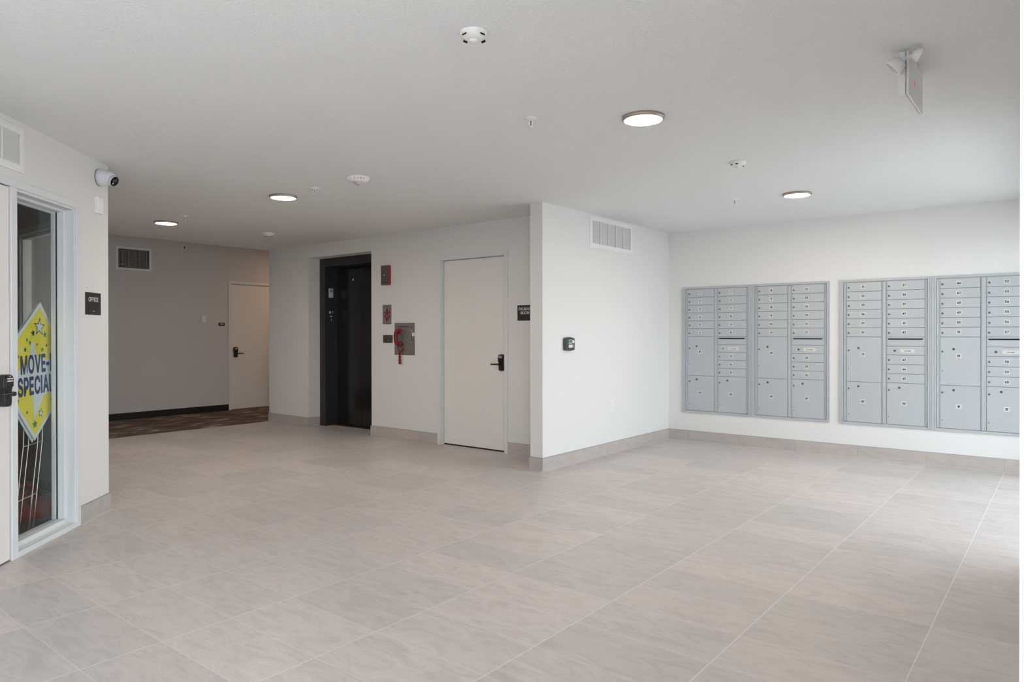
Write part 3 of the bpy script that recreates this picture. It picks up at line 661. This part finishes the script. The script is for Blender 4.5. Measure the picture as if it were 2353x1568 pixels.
def emergency_light():
    x0, x1, y0, y1, zb = -0.572, -0.532, 3.34, 3.69, 2.255
    t = thing('emergency_light', 'white ceiling emergency light box with two swivel lamp heads', 'emergency light', ((x0+x1)/2, (y0+y1)/2, H))
    cx, cy = (x0+x1)/2, (y0+y1)/2
    hx, hy = (x1-x0)/2, (y1-y0)/2; hb = zb-H
    m = MB()
    m.box(-hx, hx-0.012, -hy, hy, hb, 0, WHITE); m.box(hx-0.010, hx, -hy-0.003, hy+0.003, hb-0.003, 0, WHITE)
    m.build('battery_box', t, bevel=0.004)
    def head(p, d, r, nm):
        d = Vector(d).normalized(); q = Vector((0, 0, 1)).rotation_difference(d).to_matrix().to_4x4(); T = Matrix.Translation(p) @ q
        h = MB().lathe([(r*0.35, -r*0.95), (r*0.8, -r*0.65), (r*1.0, -0.1*r), (r*1.04, 0.05*r), (r*1.04, 0.16*r), (r*0.95, 0.17*r)], WHITE, 32, T).build('lamp_head', t)
        MB().lathe([(r*0.93, 0.10*r), (r*0.8, 0.20*r), (r*0.3, 0.26*r), (0.001, 0.27*r)], LENSC, 28, T).build('lens', h)
        a = Vector(p)-d*r*0.8
        return h
    p1 = Vector((-0.580-cx, 3.295-cy, 2.362-H)); head(p1, (-0.75, -0.05, -0.65), 0.040, 'a')
    p2 = Vector((-0.490-cx, 3.315-cy, 2.398-H)); head(p2, (0.75, 0.35, -0.35), 0.027, 'b')
    m = MB(); m.tube([p1+Vector((0.02, 0.0, 0.02)), (0, -hy+0.005, p1.z+0.01)], 0.012, WHITE, 12); m.tube([p2+Vector((-0.012, 0, 0.006)), (0.0, -hy+0.02, p2.z+0.01)], 0.011, WHITE, 12); m.build('swivel_arms', t)
    MB().box(hx, hx+0.0015, -0.040, -0.034, -0.115, -0.095, LEDR).build('indicator_lamp', t)
emergency_light()

# ---------------------------------------------------------------- grilles
def return_grille(name, label, loc, rotz, w, h, cols, rows, border=0.045):
    t = thing(name, label, 'vent', loc, rotz, 'white louvred air grilles')
    m = MB(); m.frame(0, w, 0, h, -0.008, 0, border*0.5, WHITE2); m.frame(border*0.35, w-border*0.35, border*0.35, h-border*0.35, -0.011, 0, border*0.65, WHITE2)
    cw = (w-2*border)/cols
    for k in range(1, cols): m.box(border+k*cw-0.006, border+k*cw+0.006, -0.011, 0, border, h-border, WHITE2)
    m.build('grille_frame', t, bevel=0.0015)
    m = MB(); dz = (h-2*border)/rows
    for r in range(rows):
        z = border+(r+0.5)*dz
        for k in range(cols):
            a = border+k*cw+(0.006 if k else 0); b = border+(k+1)*cw-(0.006 if k < cols-1 else 0)
            T = Matrix.Translation((0, -0.004, z)) @ Matrix.Rotation(math.radians(-38), 4, 'X')
            m.box(a+0.001, b-0.009, -0.009, 0.007, -0.0008, 0.0008, WHITE2, T)
    m.build('louvres', t)
    MB().box(border, w-border, 0-0.0005, 0.0, border, h-border, DARK).box(border*0.9, w-border*0.9, -0.002, -0.0005, border*0.9, border, DARK).build('dark_backing', t)
    return t
return_grille('air_grille', 'white louvred air grille high on the wall left of the mailboxes', (XP, 5.894, 2.104), R90, 0.860, 0.318, 5, 20)
g = on_office(1.022, 2.154); return_grille('air_grille', 'white louvred air grille above the office door', g, TH, 0.878, 0.252, 5, 17, 0.040)
def eggcrate():
    t = thing('eggcrate_grille', 'dark square-grid return grille in a white frame on the hallway wall', 'vent', (XH, 4.306, 2.183), R90)
    w, h = 0.500, 0.338
    MB().frame(0, w, 0, h, -0.008, 0, 0.033, WHITE2).build('grille_frame', t, bevel=0.002)
    m = MB()
    for k in range(1, 22): x = 0.033+(w-0.066)*k/22; m.box(x-0.0022, x+0.0022, -0.006, 0, 0.033, h-0.033, GRIDM)
    for k in range(1, 14): z = 0.033+(h-0.066)*k/14; m.box(0.033, w-0.033, -0.006, 0, z-0.0022, z+0.0022, GRIDM)
    m.build('grid', t); MB().box(0.033, w-0.033, -0.001, 0, 0.033, h-0.033, DARK).build('dark_backing', t)
GRIDM = mat('grille_grey', (0.42, 0.42, 0.42), 0.5)
eggcrate()

# ---------------------------------------------------------------- signs and fixtures on walls
def sign(name, label, loc, rotz, w, h, lines, size, tops, fits=None, braille=None):
    t = thing(name, label, 'sign', loc, rotz)
    MB().box(0, w, -0.004, 0, 0, h, BLK2).build('plate', t, bevel=0.0008)
    m = MB()
    for s, z, ft in zip(lines, tops, fits): m.text(s, size, w/2-(0.003 if s == 'ROOM' else 0), z, -0.0041, INKW, bold=0.0006, th=0.0008, fit=ft)
    m.build('lettering', t)
    if braille:
        m = MB()
        for (bx, bz) in braille: m.lathe([(0.0011, 0), (0.0006, 0.0006)], BLK2, 8, Matrix.Translation((bx, -0.004, bz)) @ Matrix.Rotation(PI/2, 4, 'X'))
        m.build('braille', t)
    return t
br = [(0.075+i*0.006+(j % 2)*0.0025, 0.080-(j//2)*0.003) for i in range(11) for j in range(4) if (i*7+j*3) % 5 < 3]
g = on_office(2.583, 1.378); sg = sign('office_sign', 'black OFFICE sign with raised white letters beside the glazed office entry', g, TH, 0.206, 0.150, ['OFFICE'], 0.040, [0.104], fits=[(0.134, 0.030)], braille=br)
MB().box(0.099, 0.121, -0.0046, -0.004, 0.024, 0.027, PAPER).box(0.099, 0.103, -0.0046, -0.004, 0.020, 0.024, PAPER).build('small_mark', sg)
sign('package_room_sign', 'black PACKAGE ROOM sign right of the package door, partly hidden by the wall end', (-4.430, YE, 1.380), 0, 0.205, 0.158, ['PACKAGE', 'ROOM'], 0.046, [0.120, 0.080], fits=[(0.166, 0.030), (0.110, 0.030)])
sign('room_number_sign', 'small black sign reading 128 beside the hallway door', (XH, 5.857, 1.378), R90, 0.104, 0.052, ['128'], 0.032, [0.030], fits=[(0.056, 0.023)])

t = thing('thermostat', 'dark grey thermostat with green display on the wall below the louvred grille', 'thermostat', (XP, 5.508, 1.148), R90)
arcs = [(-0.070, -0.058), (0.070, -0.058), (0.074, 0), (0.070, 0.058), (0.035, 0.060), (0.0, 0.066), (-0.035, 0.064), (-0.070, 0.058)]
MB().prism([(-0.075, -0.055), (-0.035, -0.062), (0.0, -0.064), (0.035, -0.060), (0.066, -0.056), (0.070, -0.03), (0.071, 0.0), (0.070, 0.03), (0.066, 0.056), (0.035, 0.060), (0.0, 0.066), (-0.035, 0.064), (-0.075, 0.055), (-0.078, 0.0)], -0.036, 0, DGREY).build('housing', t, bevel=0.003)
d = MB().box(-0.034, 0.026, -0.038, -0.036, 0.004, 0.042, LCDF).build('display_bezel', t)
MB().box(-0.030, 0.022, -0.0388, -0.038, 0.012, 0.038, LCD).build('display', d)
MB().box(-0.034, 0.026, -0.038, -0.036, -0.034, -0.004, INKW).build('label_card', t)
b = MB().disc(0.043, 0.023, 0.015, -0.039, -0.036, WHITE)
for k in range(3): b.box(0.031, 0.043, -0.039, -0.036, -0.011-k*0.011, -0.004-k*0.011, WHITE)
b.build('buttons', t)
WHITE3 = mat('outlet_white', (0.83, 0.83, 0.83), 0.5)
t = thing('power_outlet', 'white power outlet low on the wall below the thermostat', 'outlet', (XP, 6.3135, 0.494), R90)
MB().bbox(-0.037, 0.037, -0.006, 0, -0.060, 0.060, 0.003, WHITE3).build('cover_plate', t)
m = MB(); m.bbox(-0.017, 0.017, -0.008, -0.006, -0.034, 0.034, 0.001, WHITE3)
for z in (-0.018, 0.018):
    for x in (-0.006, 0.006): m.box(x-0.0007, x+0.0007, -0.0083, -0.008, z-0.004, z+0.004, KEYD)
    m.disc(0, z-0.009, 0.0022, -0.0083, -0.008, KEYD, 10)
m.build('receptacle', t)
g = on_office(2.755, 2.131)
t = thing('wall_sensor_box', 'small blank white box on the wall below the security camera', 'wall sensor', g, TH)
MB().bbox(-0.040, 0.040, -0.022, 0, -0.057, 0.057, 0.004, WHITE2).build('housing', t)
t = thing('motion_sensor', 'small pale sensor box on the hallway wall left of the 128 sign', 'wall sensor', (XH, 5.605, 1.484), R90)
MB().bbox(-0.037, 0.037, -0.030, 0, -0.045, 0.058, 0.008, WHITE2).build('housing', t, bevel=0.003)
MB().prism([(-0.030, -0.060), (0.030, -0.060), (0.034, -0.047), (-0.034, -0.047)], -0.024, 0, WHITE2).build('lower_lens', t)
t = thing('sidewall_sprinkler', 'small round white sprinkler high on the hallway wall', 'sprinkler', (XH, 5.303, 2.592), R90)
MB().lathe([(0.036, 0), (0.034, 0.010), (0.024, 0.012)], WHITE2, 28, Matrix.Rotation(PI/2, 4, 'X')).build('escutcheon', t)
MB().lathe([(0.021, 0.010), (0.020, 0.013)], KEYD, 20, Matrix.Rotation(PI/2, 4, 'X')).tube([(-0.012, -0.014, 0.006), (0, -0.030, 0), (0.012, -0.014, -0.006)], 0.003, WHITE2, 8).build('sprinkler_head', t)

# security camera: turret on the office wall
def turret():
    g = on_office(2.775, 2.328); t = thing('security_camera', 'white turret security camera high on the wall end above the OFFICE sign', 'security camera', g, TH)
    T = Matrix.Rotation(PI/2, 4, 'X')               # lathe axis -> -y, out of the wall
    MB().lathe([(0.060, 0), (0.0605, 0.003), (0.059, 0.004)], DGREY, 40, T).lathe([(0.0598, 0.003), (0.0585, 0.030), (0.055, 0.052), (0.048, 0.066), (0.043, 0.070)], BLUEW, 48, T).build('base', t)
    c = Vector((-0.002, -0.066, -0.004)); rb = 0.0475
    prof = [(rb*math.sin(a), rb*math.cos(a)) for a in [PI*k/16 for k in range(3, 16)]]
    d = Vector((-0.25, -0.88, -0.47)).normalized(); q = Matrix.Translation(c) @ Vector((0, 0, 1)).rotation_difference(d).to_matrix().to_4x4()
    b = MB().lathe(prof[::-1], BLUEW, 40, q).build('eyeball', t)
    zf = rb*math.cos(3*PI/16)
    MB().lathe([(0.0268, zf-0.004), (0.0375, zf-0.006), (0.0370, zf+0.008), (0.0345, zf+0.012), (0.0340, zf+0.002)], BLUEW, 36, q, cap=False).build('face_ring', b)
    f = MB().lathe([(0.034, zf+0.002), (0.0340, zf+0.0125), (0.001, zf+0.0135)], LENS, 36, q).build('lens_face', b)
    MB().box(-0.016, 0.016, -0.004, 0.014, zf+0.012, zf+0.0145, DGREY, q).lathe([(0.0060, zf+0.012), (0.004, zf+0.0155)], INKW, 14, q @ Matrix.Translation((-0.012, -0.013, 0))).build('sensor_window', b)
turret()

# red alarm box, firefighter sign, key switch, emergency phone on the lift wall
t = thing('alarm_box', 'bronze-faced alarm box with red sides high between elevator and package door', 'alarm box', (-6.430, YE, 1.951))
MB().box(-0.070, 0.070, -0.030, 0, -0.117, 0.117, REDP).build('backbox', t, bevel=0.001)
f = MB().box(-0.070, 0.069, -0.034, -0.030, -0.117, 0.117, STEELD).build('face_plate', t)
MB().lathe([(0.007, 0), (0.006, 0.003)], INKW, 16, Matrix.Translation((-0.010, -0.034, 0.002)) @ Matrix.Rotation(PI/2, 4, 'X')).build('jewel_lamp', f)
m = MB(); m.text('FIRE', 0.012, 0, -0.092, -0.0341, INK, sx=0.9); m.v.clear(); m.f.clear(); m.mi.clear(); m.sm.clear()
m.box(-0.062, 0.045, -0.0346, -0.034, -0.088, -0.080, INK); m.build('dark_strip', f)
t = thing('elevator_fire_sign', 'narrow steel sign with a red three-petal emblem above the key switch', 'sign', (-6.428, YE, 1.480))
MB().box(-0.078, 0.078, -0.003, 0, -0.117, 0.117, STEEL).build('plate', t)
m = MB()
def petal(cx, cz, w, h, tip):
    pts = []
    for k in range(17):
        a = k/16; x = w*math.sin(PI*a)**0.8; pts.append((cx+x, cz-h/2+h*a))
    pts += [(2*cx-x, z) for x, z in pts[-2:0:-1]]
    return pts
m.prism(petal(0.004, 0.025, 0.022, 0.100, 0), -0.0042, -0.003, MAROON)
for sx in (-1, 1):
    m.prism([(0.004+sx*0.040, 0.045), (0.004+sx*0.052, 0.012), (0.004+sx*0.054, -0.008), (0.004+sx*0.040, -0.035), (0.004+sx*0.005, -0.082), (0.004+sx*0.008, -0.055), (0.004+sx*0.022, -0.030), (0.004+sx*0.030, 0.0), (0.004+sx*0.026, 0.020)], -0.0042, -0.003, MAROON)
m.prism([(-0.003, -0.015), (0.011, -0.015), (0.007, -0.085), (0.001, -0.085)], -0.0042, -0.003, MAROON)
m.disc(0.004, 0.030, 0.013, -0.0050, -0.0042, PINK := mat('sign_pink', (0.30, 0.14, 0.15), 0.5)); m.disc(0.043, 0.002, 0.011, -0.0050, -0.0042, STEEL); m.disc(-0.035, 0.002, 0.011, -0.0050, -0.0042, STEEL)
m.build('emblem', t)
m = MB(); m.box(-0.035, 0.045, -0.0036, -0.003, 0.098, 0.101, KEYD); m.box(-0.050, 0.030, -0.0036, -0.003, 0.084, 0.087, MAROON); m.box(-0.02, 0.03, -0.0036, -0.003, -0.104, -0.101, KEYD); m.build('fine_print', t)
t = thing('key_switch', 'small dark key switch plate with corner screws left of the red phone', 'switch', (-6.415, YE, 1.186))
MB().box(-0.086, 0.086, -0.003, 0, -0.048, 0.048, STEELD).build('plate', t, bevel=0.001)
for sx in (-1, 1):
    for sz in (-1, 1): MB().lathe([(0.005, 0), (0.004, 0.002)], CHROME, 12, Matrix.Translation((sx*0.070, -0.003, sz*0.034)) @ Matrix.Rotation(PI/2, 4, 'X')).build('corner_screw', t)
MB().lathe([(0.012, 0), (0.011, 0.004)], KEYD, 18, Matrix.Translation((-0.02, -0.003, 0.006)) @ Matrix.Rotation(PI/2, 4, 'X')).box(0.004, 0.010, -0.006, -0.003, -0.026, -0.004, CHROME).build('keyhole', t)

def phone_panel():
    x0, x1, z0, z1 = -6.293, -5.948, 0.997, 1.376
    w, h = x1-x0, z1-z0
    t = thing('emergency_phone_panel', 'steel emergency phone panel with printed instructions, behind the red handset', 'phone panel', (x0, YE, z0))
    MB().box(0, w, -0.003, 0, 0, h, STEEL).build('plate', t, bevel=0.001)
    U = lambda px: (px-105)/(755-105)*w           # crop pixels -> panel
    V = lambda py: h-(py-110)/(1155-110)*h
    m = MB(); m.box(U(208), U(545), -0.0037, -0.003, V(240), V(217), INK); m.box(U(570), U(590), -0.0037, -0.003, V(238), V(220), INK)
    rnd = random.Random(3)
    for py in (275, 345, 383, 415, 450, 495, 530, 560, 605, 640, 700, 745, 790, 850, 1030):
        a = 420 if py < 460 else 380; b = 600 if py < 700 else 520
        x = a
        while x < b:
            l = rnd.uniform(14, 46); m.box(U(x), U(min(x+l, b)), -0.0034, -0.003, V(py+3), V(py-3), KEYD); x += l+rnd.uniform(6, 14)
    m.build('printed_text', t)
    m = MB()
    for py, mt in ((240, KEYD), (275, INK), (345, LEDY), (383, LEDY), (450, INK), (500, INK), (550, INK), (605, INK), (645, INK)):
        m.disc(U(655), V(py), 0.0065, -0.006, -0.003, mt, 14); 
    for py in (275, 345, 450, 500, 550, 605, 645): m.box(U(626), U(636), -0.0036, -0.003, V(py+14), V(py-14), PAPER)
    m.build('indicator_column', t)
    MB().box(U(670), U(748), -0.0045, -0.003, V(540), V(428), INKW).build('white_tag', t)
    MB().disc(U(640), V(975), 0.007, -0.006, -0.003, CHROME, 14).disc(U(640), V(1025), 0.007, -0.006, -0.003, CHROME, 14).build('key_switches', t)
    MB().box(U(225), U(370), -0.010, -0.003, V(440), V(395), STEELB).box(U(205), U(290), -0.020, -0.003, V(470), V(430), DGREY).build('hook_switch', t)
    # handset
    q = thing('emergency_handset', 'red telephone handset with twisted red cord on the steel panel', 'telephone', (x0+0.062, YE-0.003, z0))
    cx = U(150); zt, zb = V(360), V(820)
    pts = [(U(215), -0.040, V(345)), (U(165), -0.052, V(372)), (U(146), -0.056, V(450)), (U(140), -0.058, V(590)), (U(150), -0.056, V(720)), (U(172), -0.052, V(795)), (U(222), -0.040, V(820))]
    MB().tube(pts, [0.021, 0.026, 0.0235, 0.0225, 0.0235, 0.026, 0.021], RED, 20).build('grip', q, sub=1)
    for pz, nm, px in ((V(375), 'earpiece', U(238)), (V(800), 'mouthpiece', U(235))):
        MB().lathe([(0.018, 0.0), (0.029, 0.008), (0.032, 0.018), (0.028, 0.030), (0.014, 0.038)], RED, 24, Matrix.Translation((px-0.006, -0.012, pz)) @ Matrix.Rotation(PI/2, 4, 'X')).build(nm, q)
    # cord: drops from the mouthpiece, twists on itself, returns to the panel
    path = []
    a = Vector((U(165), -0.035, V(870))); bq = Vector((U(300), -0.006, V(935)))
    mid = Vector((U(205), -0.025, V(1090))); low = Vector((U(207), -0.022, V(1415)))
    n = 60
    for k in range(12): s = k/12; path.append(a.lerp(mid, s))
    for k in range(n):                                 # down strand
        s = k/n; z = mid.lerp(low, s); an = s*2*PI*1.6; wv = 0.011*(0.6+0.5*s); path.append(z+Vector((wv*math.cos(an), wv*math.sin(an)*0.8, 0)))
    an0 = 2*PI*1.6
    for k in range(10): an = an0 + PI*k/10; path.append(low+Vector((0.0121*math.cos(an), 0.0097*math.sin(an), -0.006*math.sin(PI*k/10))))
    for k in range(n):
        s = 1-k/n; z = mid.lerp(low, s); an = s*2*PI*1.6+PI; wv = 0.011*(0.6+0.5*s); path.append(z+Vector((wv*math.cos(an), wv*math.sin(an)*0.8, 0)))
    for k in range(1, 13): path.append(mid.lerp(bq, k/12))
    MB().tube(path, 0.0078, RED, 10).build('cord', q)
phone_panel()

# ---------------------------------------------------------------- yard signs behind the sidelight
def star(cx, cz, r, rot=0.0, ri=0.42): return [(cx+(r if k % 2 == 0 else r*ri)*math.cos(PI/2+rot+k*PI/5), cz+(r if k % 2 == 0 else r*ri)*math.sin(PI/2+rot+k*PI/5)) for k in range(10)]
def yard_sign(tc, zc, off, label, printed):
    t = thing('yard_sign', label, 'sign', on_office(tc, zc, off), TH, 'diamond yard signs')
    t.rotation_euler = (0, math.radians(4.2), TH)
    R = 0.431
    D = [(0, R), (R, 0), (0, -R), (-R, 0)]
    MB().prism(D, 0.0, 0.004, SIGNW).build('board', t)
    if not printed: return t
    K = 0.925; Q = Matrix.Rotation(math.radians(-6.0), 4, 'Y')
    m = MB(); m.prism([(x*K, z*K) for x, z in D], -0.0005, 0.0, YEL)
    # large white star behind the words
    big = [(-0.075, 0.195), (-0.005, 0.085), (0.40, 0.060), (0.19, -0.12), (0.075, -0.150), (-0.015, -0.310), (-0.050, -0.120), (-0.30, -0.050), (-0.10, 0.040)]
    m.prism(big, -0.0010, -0.0005, SIGNW)
    m.build('printed_field', t)
    m = MB()
    m.text('MOVE-IN', 0.165, 0.018, 0.046, -0.0011, NAVY, bold=0.0050, T=Q, sp=1.9, fit=(0.392, 0.118))
    m.text('SPECIALS', 0.165, 0.008, -0.086, -0.0011, NAVY, bold=0.0050, T=Q, sp=1.9, fit=(0.436, 0.118))
    m.build('lettering', t)
    m = MB()
    m.prism(star(0.0, 0.275, 0.062), -0.0010, -0.0005, NAVY); m.prism(star(0.0, 0.275, 0.046), -0.0016, -0.0010, SIGNW)
    for x, z, r, mt in ((-0.066, 0.232, 0.024, NAVY), (0.062, 0.232, 0.024, GREEN), (-0.125, 0.185, 0.013, GREEN), (-0.093, 0.170, 0.018, GREEN), (-0.018, 0.165, 0.011, NAVY), (0.086, 0.165, 0.014, NAVY),
                        (-0.140, 0.125, 0.018, NAVY), (0.040, 0.135, 0.020, GREEN), (0.145, 0.130, 0.012, NAVY), (-0.208, 0.080, 0.016, GREEN), (0.150, 0.118, 0.016, GREEN), (-0.300, -0.005, 0.018, NAVY),
                        (-0.195, -0.185, 0.020, NAVY), (-0.095, -0.255, 0.013, GREEN), (-0.008, -0.330, 0.030, GREEN), (0.165, -0.175, 0.018, GREEN)):
        m.prism(star(x, z, r, 0.15), -0.0010, -0.0005, mt)
    m.prism(star(0.050, -0.262, 0.032, -0.1), -0.0010, -0.0005, NAVY); m.prism(star(0.050, -0.262, 0.022, -0.1), -0.0016, -0.0010, SIGNW)
    for x, z in ((-0.052, 0.158), (-0.178, 0.118), (0.105, 0.122), (-0.062, -0.300)): m.disc(x, z, 0.010, -0.0010, -0.0005, SIGNW, 14)
    m.build('star_decorations', t)
    return t
yard_sign(2.313, 1.018, 0.150, 'yellow diamond MOVE-IN SPECIALS yard sign leaning inside the glass', True)
yard_sign(2.302, 1.008, 0.160, 'white back diamond sign just behind the yellow MOVE-IN sign', False)
def stake(t0, t1, off, label):
    o = thing('wire_stake', label, 'sign stake', on_office(t0, 0.006, off), TH, 'wire sign stakes')
    w = t1-t0; m = MB(); r = 0.0034; Zt = 0.88
    for a in (0.0, w): m.tube([(a-0.105, 0.0, 0.0), (a-0.062, 0.0, 0.236), (a, 0.0, 0.558), (a+0.014, 0.0, Zt)], r, WIRE, 8)
    m.build('uprights', o)
    m = MB(); m.tube([(-0.001, 0.002, 0.556), (w-0.001, 0.002, 0.560)], r, WIRE, 8); m.tube([(-0.062, 0.002, 0.236), (w-0.062, 0.002, 0.240)], r, WIRE, 8); m.build('crossbars', o)
    return o
stake(2.199, 2.350, 0.172, 'wire sign stake, left of the two behind the glass')
stake(2.270, 2.417, 0.182, 'wire sign stake, right of the two behind the glass')

# red vinyl bundle on the office floor
def red_bundle():
    rnd = random.Random(5)
    m = MB(); nx, ny = 28, 14; L, Wd = 1.15, 0.42; v = []; f = []
    for i in range(nx+1):
        for j in range(ny+1):
            u = i/nx*2-1; w = j/ny*2-1
            e = max(0, (1-abs(u)**3.2))*max(0, (1-abs(w)**2.4))
            z = 0.15*e**0.5*(1+0.12*math.sin(u*7+w*3)+0.08*math.sin(u*13-w*5)+0.05*math.sin(w*17+u*4))
            v.append((u*L/2, w*Wd/2, z))
    for i in range(nx):
        for j in range(ny): a = i*(ny+1)+j; f.append((a, a+ny+1, a+ny+2, a+1))
    n0 = len(v)
    edge = [i*(ny+1) for i in range(nx+1)]
    v += [(x, y, 0.0) for x, y, z in v[:n0]]
    for i in range(nx):
        for j in range(ny): a = n0+i*(ny+1)+j; f.append((a, a+1, a+ny+2, a+ny+1))
    m.add(v, f, REDV, True)
    o = m.build('vinyl_bundle', loc=(-6.00, 1.70, 0.006), rotz=math.radians(0)); 
    q = o.modifiers.new('smooth', 'SUBSURF'); q.levels = 1; q.render_levels = 1
    tag(o, 'crumpled glossy red vinyl bundle on the floor behind the office glass', 'bundle')
red_bundle()
